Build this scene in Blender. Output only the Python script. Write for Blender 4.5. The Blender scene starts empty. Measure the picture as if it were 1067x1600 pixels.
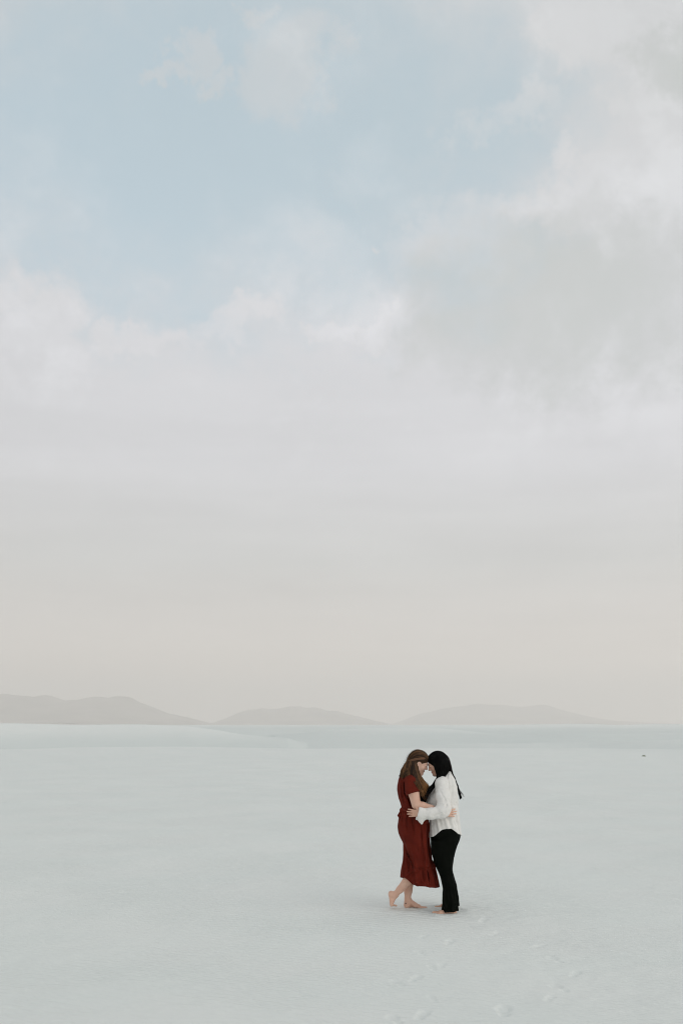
import bpy, math, random
import numpy as np

# ------------------------------------------------------------------ scene, camera, light
scene = bpy.context.scene
COL = scene.collection
rng = np.random.default_rng(7)
random.seed(7)

F_PX, CX, HOR, CAM_H, Y0 = 1555.0, 533.5, 1132.0, 1.91, 10.24
cam_d = bpy.data.cameras.new('camera')
cam_d.sensor_fit = 'VERTICAL'; cam_d.sensor_height = 36.0
cam_d.lens = 36.0 * F_PX / 1600.0
cam_d.shift_y = (HOR - 800.0) / 1600.0
cam_d.clip_start = 0.1; cam_d.clip_end = 120000.0
cam = bpy.data.objects.new('camera', cam_d); COL.objects.link(cam)
cam.location = (0, 0, CAM_H); cam.rotation_euler = (math.radians(90), 0, 0)
scene.camera = cam

SUN_EL, SUN_AZ = 20.0, 122.0          # degrees; azimuth from the view direction towards the right
sd = bpy.data.lights.new('sun', 'SUN'); sd.energy = 0.9; sd.angle = math.radians(55); sd.color = (1.0, 0.93, 0.84)
sun = bpy.data.objects.new('sun', sd); COL.objects.link(sun)
sun.rotation_euler = (math.radians(90 - SUN_EL), 0, math.radians(180 - SUN_AZ))

scene.view_settings.view_transform = 'Standard'; scene.view_settings.look = 'None'
scene.view_settings.exposure = 0.075; scene.view_settings.gamma = 1.0
scene.view_settings.use_curve_mapping = False
scene.cycles.use_denoising = True; scene.cycles.filter_width = 1.1
scene.cycles.max_bounces = 5; scene.cycles.volume_bounces = 2
scene.cycles.diffuse_bounces = 3; scene.cycles.transparent_max_bounces = 4

# ---- node expression helper
class Ex:
    def __init__(s, nt, sock): s.nt, s.s = nt, sock
    def _m(s, op, *a):
        n = s.nt.nodes.new('ShaderNodeMath'); n.operation = op
        for i, v in enumerate((s,) + a):
            if isinstance(v, Ex): s.nt.links.new(v.s, n.inputs[i])
            else: n.inputs[i].default_value = float(v)
        return Ex(s.nt, n.outputs[0])
    def __add__(s, o): return s._m('ADD', o)
    def __radd__(s, o): return s._m('ADD', o)
    def __sub__(s, o): return s._m('SUBTRACT', o)
    def __mul__(s, o): return s._m('MULTIPLY', o)
    def __rmul__(s, o): return s._m('MULTIPLY', o)
    def __truediv__(s, o): return s._m('DIVIDE', o)
    def sqrt(s): return s._m('SQRT')
    def step(s, a, b):
        n = s.nt.nodes.new('ShaderNodeMapRange'); n.interpolation_type = 'SMOOTHSTEP'
        s.nt.links.new(s.s, n.inputs['Value'])
        n.inputs['From Min'].default_value = min(a, b); n.inputs['From Max'].default_value = max(a, b)
        n.inputs['To Min'].default_value = 0 if a < b else 1; n.inputs['To Max'].default_value = 1 if a < b else 0
        return Ex(s.nt, n.outputs[0])
def vdot(nt, vec, c):
    n = nt.nodes.new('ShaderNodeVectorMath'); n.operation = 'DOT_PRODUCT'
    nt.links.new(vec, n.inputs[0]); n.inputs[1].default_value = c
    return Ex(nt, n.outputs['Value'])
def noise(nt, vec, scale, detail=4, rough=0.5, dist=0.0):
    n = nt.nodes.new('ShaderNodeTexNoise'); nt.links.new(vec, n.inputs['Vector'])
    n.inputs['Scale'].default_value = scale; n.inputs['Detail'].default_value = detail
    n.inputs['Roughness'].default_value = rough; n.inputs['Distortion'].default_value = dist
    return Ex(nt, n.outputs['Fac'])
def mixc(nt, fac, a, b, mode='MIX'):
    n = nt.nodes.new('ShaderNodeMix'); n.data_type = 'RGBA'; n.blend_type = mode; n.clamp_factor = True
    for sock, v in ((n.inputs[0], fac), (n.inputs[6], a), (n.inputs[7], b)):
        if isinstance(v, Ex): nt.links.new(v.s, sock)
        elif hasattr(v, 'is_output'): nt.links.new(v, sock)
        elif isinstance(v, (int, float)): sock.default_value = v
        else: sock.default_value = (*v, 1)
    return n.outputs[2]
def ramp(nt, fac, stops):
    n = nt.nodes.new('ShaderNodeValToRGB'); nt.links.new(fac.s, n.inputs[0])
    e = n.color_ramp.elements
    while len(e) < len(stops): e.new(0.5)
    for el, (p, c) in zip(e, stops): el.position = p; el.color = (*c, 1)
    return n.outputs[0]

# ---- world: hazy evening sky, thin veil of cloud with a blue opening
world = bpy.data.worlds.new('World'); scene.world = world; world.use_nodes = True
wt = world.node_tree; wt.nodes.clear()
w_out = wt.nodes.new('ShaderNodeOutputWorld'); w_bg = wt.nodes.new('ShaderNodeBackground')
wt.links.new(w_bg.outputs[0], w_out.inputs[0]); w_bg.inputs['Strength'].default_value = 0.15
sky = wt.nodes.new('ShaderNodeTexSky'); sky.sky_type = 'NISHITA'; sky.sun_disc = False
sky.sun_elevation = math.radians(SUN_EL); sky.sun_rotation = math.radians(SUN_AZ)
sky.air_density = 1.6; sky.dust_density = 0.5; sky.ozone_density = 5.0
tc = wt.nodes.new('ShaderNodeTexCoord'); gen = tc.outputs['Generated']
sx = wt.nodes.new('ShaderNodeSeparateXYZ'); wt.links.new(gen, sx.inputs[0])
dx, dyy, dz = (Ex(wt, sx.outputs[i]) for i in range(3))
zz = dz._m('MAXIMUM', 0.0)
# cloud-deck coordinates: the direction projected on a flat layer (clouds flatten towards the horizon)
inv = zz + 0.16
cmb = wt.nodes.new('ShaderNodeCombineXYZ')
wt.links.new((dx / inv).s, cmb.inputs[0]); wt.links.new((dyy / inv).s, cmb.inputs[1])
deck = cmb.outputs[0]
n_big = noise(wt, deck, 0.9, 3, 0.5)
n_mid = noise(wt, deck, 2.6, 6, 0.62, 0.5)
n_puff = noise(wt, gen, 7.0, 6, 0.6, 0.35)
n_fine = noise(wt, gen, 16.0, 6, 0.62, 0.2)
n_wisp = noise(wt, gen, 34.0, 5, 0.6, 0.4)
# tangent-plane coordinates of the northern sky (world axes), used to place the clouds seen there
ahead = dyy.step(0.15, 0.35); ysafe = dyy._m('MAXIMUM', 0.1)
wn = wt.nodes.new('ShaderNodeTexNoise'); wt.links.new(gen, wn.inputs['Vector'])
wn.inputs['Scale'].default_value = 11.0; wn.inputs['Detail'].default_value = 7; wn.inputs['Roughness'].default_value = 0.68
ws = wt.nodes.new('ShaderNodeSeparateColor'); wt.links.new(wn.outputs['Color'], ws.inputs[0])
su = dx / ysafe + (Ex(wt, ws.outputs[0]) - 0.5) * 0.26; sv = dz / ysafe + (Ex(wt, ws.outputs[1]) - 0.5) * 0.17     # torn by turbulence
def blob(px, py, rx, ry):
    """squared distance from a cloud centre, 1 at its rim"""
    a = su._m('MULTIPLY_ADD', F_PX / rx, -(px - CX) / rx); b = sv._m('MULTIPLY_ADD', F_PX / ry, -(HOR - py) / ry)
    return b._m('MULTIPLY_ADD', b, a * a)
def blobs(spots):
    d = None
    for sp in spots:
        q = blob(*sp); d = q if d is None else d._m('MINIMUM', q)
    return d
veil = ramp(wt, dz, [(0.0, (.80, .70, .61)), (.05, (.78, .70, .63)), (.10, (.685, .65, .62)), (.16, (.61, .62, .62)),
                     (.25, (.67, .678, .71)), (.36, (.675, .685, .72)), (.52, (.612, .625, .638)), (1.0, (.61, .625, .645))])
rag = (n_puff - 0.5) * 1.5 + (n_fine - 0.5) * 2.2 + (n_wisp - 0.5) * 2.4          # ragged cloud edges
hole = (blob(330, 205, 570, 330) + (n_puff - 0.5) * 1.2 + (n_mid - 0.5) * 0.8 + (n_fine - 0.5) * 0.6).step(1.45, 0.0) * ahead
far_hole = (n_big + (n_mid - 0.5) * 0.4).step(0.52, 0.72) * dz.step(0.36, 0.6) * (ahead * -1.0 + 1.0)
opening = hole._m('MAXIMUM', far_hole)
wisp = (blobs([(455, 105, 82, 78), (400, 32, 36, 28), (285, 86, 36, 34), (235, 112, 40, 16), (325, 128, 34, 20), (570, 365, 24, 14)]) + rag * 0.8).step(1.5, 0.0) * ahead * 0.85
lit = (blobs([(705, 385, 90, 60), (800, 330, 110, 34), (935, 315, 95, 56), (780, 182, 70, 26), (890, 60, 90, 60), (1040, 165, 70, 30), (880, 243, 40, 26),
              (370, 512, 64, 26), (240, 535, 90, 26), (115, 490, 56, 30), (30, 460, 60, 40), (70, 540, 80, 34), (545, 515, 60, 16), (600, 495, 18, 10)]) + rag * 0.8).step(1.9, -0.3) * ahead
cover = (opening * -0.74 + 1.0) + (wisp * 0.45)._m('MAXIMUM', lit * 0.28)
# grey undersides and pale puffs
grey = (blobs([(890, 480, 245, 145), (1080, 95, 90, 60)]) + rag * 0.6).step(1.8, -0.3) * ahead
grey = grey._m('MAXIMUM', (n_big + (n_mid - 0.5) * 0.3).step(0.50, 0.30) * dz.step(0.3, 0.5) * 0.5)
puff = (n_puff * 0.55 + n_fine * 0.45).step(0.49, 0.60)
band = dz.step(0.2, 0.34)
smap = wt.nodes.new('ShaderNodeMapping'); wt.links.new(gen, smap.inputs[0]); smap.inputs['Scale'].default_value = (2.0, 2.0, 22.0)
n_streak = noise(wt, smap.outputs[0], 1.6, 5, 0.55, 0.3); low_band = dz.step(0.40, 0.25)      # layered stratus low down
bright = ((puff * band * 0.085) + (n_mid - 0.5) * 0.12 + 0.975) * (grey * -0.13 + 1.0) * (lit * 0.055 + 1.0) * (dx * 0.10 + 1.0) * ((n_streak - 0.5) * 0.17 * low_band + 1.0)
vm = wt.nodes.new('ShaderNodeVectorMath'); vm.operation = 'SCALE'
wt.links.new(veil, vm.inputs[0]); wt.links.new((bright * 6.667).s, vm.inputs['Scale'])
tint = mixc(wt, grey * 0.6, vm.outputs[0], (3.57, 3.82, 3.72))
clear = mixc(wt, 0.55, sky.outputs[0], (3.95, 5.0, 5.02))      # clear air whitened by aerosol
w_col = mixc(wt, cover, clear, tint)
wt.links.new(w_col, w_bg.inputs['Color'])

# ------------------------------------------------------------------ helpers
def P(px, py, dy=0.0):
    Y = Y0 + dy
    return np.array([(px - CX) * Y / F_PX, Y, CAM_H - (py - HOR) * Y / F_PX])
S = Y0 / F_PX

def mat(name, color, rough=0.8, spec=0.3, build=None):
    m = bpy.data.materials.new(name); m.use_nodes = True
    b = m.node_tree.nodes['Principled BSDF']
    b.inputs['Base Color'].default_value = (*color, 1); b.inputs['Roughness'].default_value = rough
    b.inputs['Specular IOR Level'].default_value = spec
    if build: build(m.node_tree, b)
    return m
def bump(nt, b, height, strength, dist=0.01):
    n = nt.nodes.new('ShaderNodeBump'); n.inputs['Strength'].default_value = strength; n.inputs['Distance'].default_value = dist
    nt.links.new(height.s, n.inputs['Height']); nt.links.new(n.outputs[0], b.inputs['Normal'])
def objco(nt): return nt.nodes.new('ShaderNodeTexCoord').outputs['Object']

def mesh_obj(name, V, Fc, material, parent=None, smooth=True, origin=(0, 0, 0)):
    me = bpy.data.meshes.new(name)
    V = np.asarray(V, dtype=np.float64) - np.asarray(origin)
    Fc = np.asarray(Fc, dtype=np.int32)
    n, k = Fc.shape
    me.vertices.add(len(V)); me.vertices.foreach_set('co', V.astype(np.float32).ravel())
    me.loops.add(n * k); me.loops.foreach_set('vertex_index', Fc.ravel())
    me.polygons.add(n); me.polygons.foreach_set('loop_start', np.arange(0, n * k, k, dtype=np.int32))
    me.update(calc_edges=True); me.validate()
    if smooth: me.polygons.foreach_set('use_smooth', np.ones(len(me.polygons), bool))
    for m in (material if isinstance(material, (list, tuple)) else [material]): me.materials.append(m)
    o = bpy.data.objects.new(name, me); COL.objects.link(o)
    if parent: o.parent = parent
    return o

# value noise
def _h(i, j, k, s):
    n = (i * 374761393 + j * 668265263 + k * 2147483647 + s * 974634777) & 0xffffffff
    n = ((n ^ (n >> 13)) * 1274126177) & 0xffffffff
    return ((n ^ (n >> 16)) & 0xffff) / 65535.0
def vnoise(x, y, z=0.0, seed=0):
    x, y, z = np.broadcast_arrays(np.asarray(x, float), np.asarray(y, float), np.asarray(z, float))
    i, j, k = (np.floor(a).astype(np.int64) for a in (x, y, z))
    u, v, w = x - i, y - j, z - k
    u, v, w = (a * a * (3 - 2 * a) for a in (u, v, w))
    r = 0
    for a in (0, 1):
        for b in (0, 1):
            for c in (0, 1):
                r = r + _h(i + a, j + b, k + c, seed) * (u if a else 1 - u) * (v if b else 1 - v) * (w if c else 1 - w)
    return r * 2 - 1
def near_surface(d, X, Y, Z, fn):
    """evaluate a relief function only close to the surface"""
    m = np.abs(d) < .06; i, j, k = np.nonzero(m); out = np.zeros(d.shape, np.float32)
    out[m] = fn(X.ravel()[i], Y.ravel()[j], Z.ravel()[k]); return out
def fbm(x, y, z=0.0, o=4, seed=0):
    r, a = 0, 1.0
    for q in range(o): r = r + a * vnoise(x * 2 ** q, y * 2 ** q, z * 2 ** q if not np.isscalar(z) else z, seed + q); a *= 0.5
    return r
def sstep(x, a, b):
    t = np.clip((x - a) / (b - a), 0, 1); return t * t * (3 - 2 * t)

# ---- implicit surfaces meshed with surface nets
def smin(a, b, k):
    h = np.maximum(k - np.abs(a - b), 0) / k
    return np.minimum(a, b) - h * h * k * 0.25
def smax(a, b, k): return -smin(-a, -b, k)
class Field:
    def __init__(s, lo, hi, h):
        h = 0.0043; s.h = h; s.lo = np.floor(np.asarray(lo, float) / h) * h
        s.n = np.ceil((np.asarray(hi) - s.lo) / h).astype(int) + 1
        s.F = np.full(s.n, 0.3, np.float32)
        s.ax = [(s.lo[i] + h * np.arange(s.n[i])).astype(np.float32) for i in range(3)]
    def region(s, lo, hi):
        a = np.clip(np.floor((np.asarray(lo) - s.lo) / s.h).astype(int), 0, s.n)
        b = np.clip(np.ceil((np.asarray(hi) - s.lo) / s.h).astype(int) + 1, 0, s.n)
        sl = tuple(slice(a[i], b[i]) for i in range(3))
        X = s.ax[0][sl[0]][:, None, None]; Y = s.ax[1][sl[1]][None, :, None]; Z = s.ax[2][sl[2]][None, None, :]
        return sl, X, Y, Z
    def put(s, fn, lo, hi, k=0.01, mode='add'):
        m = k + 4 * s.h
        sl, X, Y, Z = s.region(np.asarray(lo) - m, np.asarray(hi) + m)
        if any(q.stop <= q.start for q in sl): return
        d = fn(X, Y, Z)
        s.F[sl] = smin(s.F[sl], d, k) if mode == 'add' else smax(s.F[sl], -d, k)
    def cone(s, a, b, r1, r2, k=0.01, mode='add', flat=None):
        a = np.asarray(a, float); b = np.asarray(b, float); ba = b - a; L = max(ba @ ba, 1e-9); R = max(r1, r2)
        def fn(X, Y, Z):
            x, y, z = X - a[0], Y - a[1], Z - a[2]
            t = np.clip((x * ba[0] + y * ba[1] + z * ba[2]) / L, 0, 1)
            return np.sqrt((x - t * ba[0]) ** 2 + (y - t * ba[1]) ** 2 + (z - t * ba[2]) ** 2) - (r1 + (r2 - r1) * t)
        s.put(fn, np.minimum(a, b) - R, np.maximum(a, b) + R, k, mode)
    def chain(s, pts, k=0.012):
        for (a, r1), (b, r2) in zip(pts[:-1], pts[1:]): s.cone(a, b, r1, r2, k)
    def ell(s, c, r, axes=None, k=0.01, mode='add'):
        c = np.asarray(c, float); A = np.eye(3) if axes is None else np.asarray(axes)
        def fn(X, Y, Z):
            x, y, z = X - c[0], Y - c[1], Z - c[2]
            q = [(A[i][0] * x + A[i][1] * y + A[i][2] * z) / r[i] for i in range(3)]
            k0 = np.sqrt(q[0] ** 2 + q[1] ** 2 + q[2] ** 2)
            k1 = np.sqrt((q[0] / r[0]) ** 2 + (q[1] / r[1]) ** 2 + (q[2] / r[2]) ** 2) + 1e-6
            return k0 * (k0 - 1) / k1
        R = max(r); s.put(fn, c - R, c + R, k, mode)
    def groove(s, pts, width, depth):
        """press (depth>0) or raise (depth<0) a soft fold along a polyline"""
        pts = [np.asarray(p) for p in pts]
        lo = np.min(pts, 0) - 3 * width; hi = np.max(pts, 0) + 3 * width
        sl, X, Y, Z = s.region(lo, hi)
        best = None
        for a, b in zip(pts[:-1], pts[1:]):
            ba = b - a; L = ba @ ba; x, y, z = X - a[0], Y - a[1], Z - a[2]
            t = np.clip((x * ba[0] + y * ba[1] + z * ba[2]) / L, 0, 1)
            d = (x - t * ba[0]) ** 2 + (y - t * ba[1]) ** 2 + (z - t * ba[2]) ** 2
            best = d if best is None else np.minimum(best, d)
        s.F[sl] += depth * np.exp(-best / (width * width))
    def crease(s, pts, width, depth, side=-1):
        """a fold running over one side of a garment, followed in the x-z plane"""
        pts = [np.asarray(p) for p in pts]; P3 = np.array(pts)
        lo = P3.min(0) - 3 * width; hi = P3.max(0) + 3 * width
        lo[1], hi[1] = (s.lo[1], Y0 - .01) if side < 0 else (Y0 + .01, s.lo[1] + s.h * s.n[1])
        sl, X, Y, Z = s.region(lo, hi); best = None
        for q, (a, b) in enumerate(zip(pts[:-1], pts[1:])):
            bx, bz = b[0] - a[0], b[2] - a[2]; t = np.clip(((X - a[0]) * bx + (Z - a[2]) * bz) / (bx * bx + bz * bz), 0, 1)
            u = (q + t) / (len(pts) - 1); w = width * (0.45 + 0.55 * np.clip(np.sin(np.pi * u), 0, 1) ** .5)
            d = ((X - a[0] - t * bx) ** 2 + (Z - a[2] - t * bz) ** 2) / w ** 2
            e = np.exp(-d) * np.sin(np.pi * np.clip(u * .9 + .05, 0, 1)) ** .6
            best = e if best is None else np.maximum(best, e)
        s.F[sl] += depth * best * sstep(np.abs(Y - Y0), .01, .06)
    def confine(s, g, outer, keep, margin):
        """trim this body so that it stays under a garment"""
        o = np.rint((g.lo - s.lo) / s.h).astype(int)
        a = np.maximum(o, 0); b = np.minimum(o + g.n, s.n)
        sb = tuple(slice(a[i], b[i]) for i in range(3)); sg = tuple(slice(a[i] - o[i], b[i] - o[i]) for i in range(3))
        k = np.broadcast_to(keep, g.n)[sg]
        s.F[sb] = np.where(k, smax(s.F[sb], outer[sg] + margin, .008), s.F[sb])
    def nets(s):
        F = s.F; F[0] = F[-1] = 0.1; F[:, 0] = F[:, -1] = 0.1; F[:, :, 0] = F[:, :, -1] = 0.1
        I = F < 0
        c = None; al = None
        for a in (0, 1):
            for b in (0, 1):
                for d in (0, 1):
                    v = I[a:I.shape[0] - 1 + a, b:I.shape[1] - 1 + b, d:I.shape[2] - 1 + d]
                    c = v.copy() if c is None else c | v; al = v.copy() if al is None else al & v
        act = np.argwhere(c & ~al); M = len(act)
        idx = np.full(c.shape, -1, np.int32); idx[act[:, 0], act[:, 1], act[:, 2]] = np.arange(M)
        acc = np.zeros((M, 3)); cnt = np.zeros(M)
        for ax in range(3):
            o = [0, 1, 2]; o.remove(ax)
            for u in (0, 1):
                for v in (0, 1):
                    p = act.copy(); p[:, o[0]] += u; p[:, o[1]] += v
                    q = p.copy(); q[:, ax] += 1
                    f0 = F[p[:, 0], p[:, 1], p[:, 2]]; f1 = F[q[:, 0], q[:, 1], q[:, 2]]
                    x = (f0 < 0) != (f1 < 0)
                    t = np.where(x, f0 / np.where(x, f0 - f1, 1), 0)
                    pos = p.astype(float); pos[:, ax] += t
                    acc[x] += pos[x]; cnt[x] += 1
        V = s.lo + s.h * acc / cnt[:, None]
        quads = []
        for ax in range(3):
            b, d = (ax + 1) % 3, (ax + 2) % 3
            sl0 = [slice(None)] * 3; sl1 = [slice(None)] * 3
            sl0[ax] = slice(0, -1); sl1[ax] = slice(1, None)
            A, B = I[tuple(sl0)], I[tuple(sl1)]
            e = np.argwhere(A != B); ins = A[e[:, 0], e[:, 1], e[:, 2]]
            def cell(db, dd):
                q = e.copy(); q[:, b] += db; q[:, d] += dd; return idx[q[:, 0], q[:, 1], q[:, 2]]
            Q = np.stack([cell(-1, -1), cell(0, -1), cell(0, 0), cell(-1, 0)], 1)
            Q[~ins] = Q[~ins][:, ::-1]; quads.append(Q)
        Q = np.concatenate(quads); return V, Q
def relax(V, Q, it=2, lam=0.5):
    E = np.concatenate([Q[:, [i, (i + 1) % 4]] for i in range(4)])
    for _ in range(it):
        acc = np.zeros_like(V); cnt = np.zeros(len(V))
        for a, b in ((0, 1), (1, 0)):
            for c in range(3): acc[:, c] += np.bincount(E[:, a], V[E[:, b], c], len(V))
            cnt += np.bincount(E[:, a], minlength=len(V))
        V = V + lam * (acc / np.maximum(cnt, 1)[:, None] - V)
    return V

class Stack:
    """garment body: ellipse-like sections given by photo-height, front/back outline and half width"""
    def __init__(s, rows, dy=0.0, sm=0.010):
        rows = np.array(rows, float); k = (Y0 + dy) / F_PX
        z = CAM_H - (rows[:, 0] - HOR) * k; xa = (rows[:, 1] - CX) * k; xb = (rows[:, 2] - CX) * k
        o = np.argsort(z); z = z[o]
        s.z = np.arange(z[0] - 0.05, z[-1] + 0.05, 0.002)
        g = np.exp(-0.5 * (np.arange(-12, 13) * 0.002 / sm) ** 2); g /= g.sum()
        def tab(v): t = np.interp(s.z, z, v[o]); return np.convolve(np.pad(t, 12, mode='edge'), g, 'valid')
        s.cx = tab((xa + xb) / 2); s.rx = tab((xb - xa) / 2); s.hy = tab(rows[:, 3])
        s.cy = tab(rows[:, 4] if rows.shape[1] > 4 else np.full(len(rows), dy)) + Y0
        s.lo = np.array([xa.min() - .03, Y0 + min(s.cy.min() - Y0 - s.hy.max(), -s.hy.max()) - .03, z[0]]); s.hi = np.array([xb.max() + .03, s.cy.max() + s.hy.max() + .03, z[-1]])
        s.zt, s.zb = z[-1], z[0]
    def __call__(s, X, Y, Z, n=2.3):
        zf = Z.ravel(); g = lambda t: np.interp(zf, s.z, t).reshape(Z.shape)
        cx, rx, hy, cy = g(s.cx), g(s.rx), g(s.hy), g(s.cy)
        q = (np.abs((X - cx) / rx) ** n + np.abs((Y - cy) / hy) ** n) ** (1 / n)
        d = (q - 1) * np.minimum(rx, hy)
        return smax(smax(d, Z - s.zt, 0.02), s.zb - Z, 0.002)
    def ang(s, X, Y, Z):
        zf = Z.ravel(); cx = np.interp(zf, s.z, s.cx).reshape(Z.shape); cy = np.interp(zf, s.z, s.cy).reshape(Z.shape)
        return np.arctan2(Y - cy, X - cx)

def tubes(paths, r0, r1, sides=3):
    """many thin strands (n, m, 3) -> one mesh"""
    n, m, _ = paths.shape
    T = np.gradient(paths, axis=1); T /= np.linalg.norm(T, axis=2, keepdims=True) + 1e-9
    up = np.array([0.31, 0.9, 0.3]); A = np.cross(T, up); A /= np.linalg.norm(A, axis=2, keepdims=True) + 1e-9
    B = np.cross(T, A)
    r = (r0 + (r1 - r0) * np.linspace(0, 1, m) ** 1.5)[None, :, None]
    ring = [paths + r * (math.cos(2 * math.pi * q / sides) * A + math.sin(2 * math.pi * q / sides) * B) for q in range(sides)]
    V = np.stack(ring, 2).reshape(-1, 3)
    i = np.arange(n)[:, None, None] * (m * sides) + np.arange(m - 1)[None, :, None] * sides
    q = np.arange(sides)[None, None, :]; q2 = (q + 1) % sides
    Q = np.stack([i + q, i + q2, i + sides + q2, i + sides + q], -1).reshape(-1, 4)
    return V, Q
def catmull(C, m):
    """C (n,k,3) control points -> (n,m,3)"""
    n, k, _ = C.shape; Cp = np.concatenate([2 * C[:, :1] - C[:, 1:2], C, 2 * C[:, -1:] - C[:, -2:-1]], 1)
    u = np.linspace(0, k - 1 - 1e-6, m); i = u.astype(int); t = (u - i)[None, :, None]
    p0, p1, p2, p3 = (Cp[:, i + q] for q in range(4))
    return 0.5 * (2 * p1 + (p2 - p0) * t + (2 * p0 - 5 * p1 + 4 * p2 - p3) * t ** 2 + (3 * p1 - p0 - 3 * p2 + p3) * t ** 3)
def strands(guides, count, m=14, jit=0.006, wave=0.0, wl=0.06, closed=False):
    G = np.array([[P(*p) for p in g] for g in guides]); k = len(G)
    s = rng.uniform(0, k - 1 - 1e-6, count); i = s.astype(int); strands.tone = getattr(strands, 'tone', []); strands.tone.append(np.clip(.5 + .75 * vnoise(s * 5.5 + 9.3 * len(strands.tone), 0.5) + rng.normal(0, .16, count), 0, 1)); t = (s - i)[:, None, None]
    C = G[i] * (1 - t) + G[i + 1] * t
    C = C + rng.normal(0, jit, (count, 1, 3)) * np.linspace(0.5, 1.3, C.shape[1])[None, :, None] + rng.normal(0, jit * 0.5, C.shape)
    p = catmull(C, m)
    if wave:
        L = np.cumsum(np.linalg.norm(np.diff(p, axis=1, prepend=p[:, :1]), axis=2), 1)
        ph = rng.uniform(0, 6.28, (count, 1)) * 0.35 + s[:, None] * 1.7
        grow = np.linspace(0, 1, m)[None]
        p = p + (wave * np.sin(2 * math.pi * L / wl + ph) * grow)[..., None] * np.array([0.7, 0.3, 0.2]) \
              + (wave * np.cos(2 * math.pi * L / wl + ph) * grow)[..., None] * np.array([0.1, 0.8, 0.0])
    return p

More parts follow.
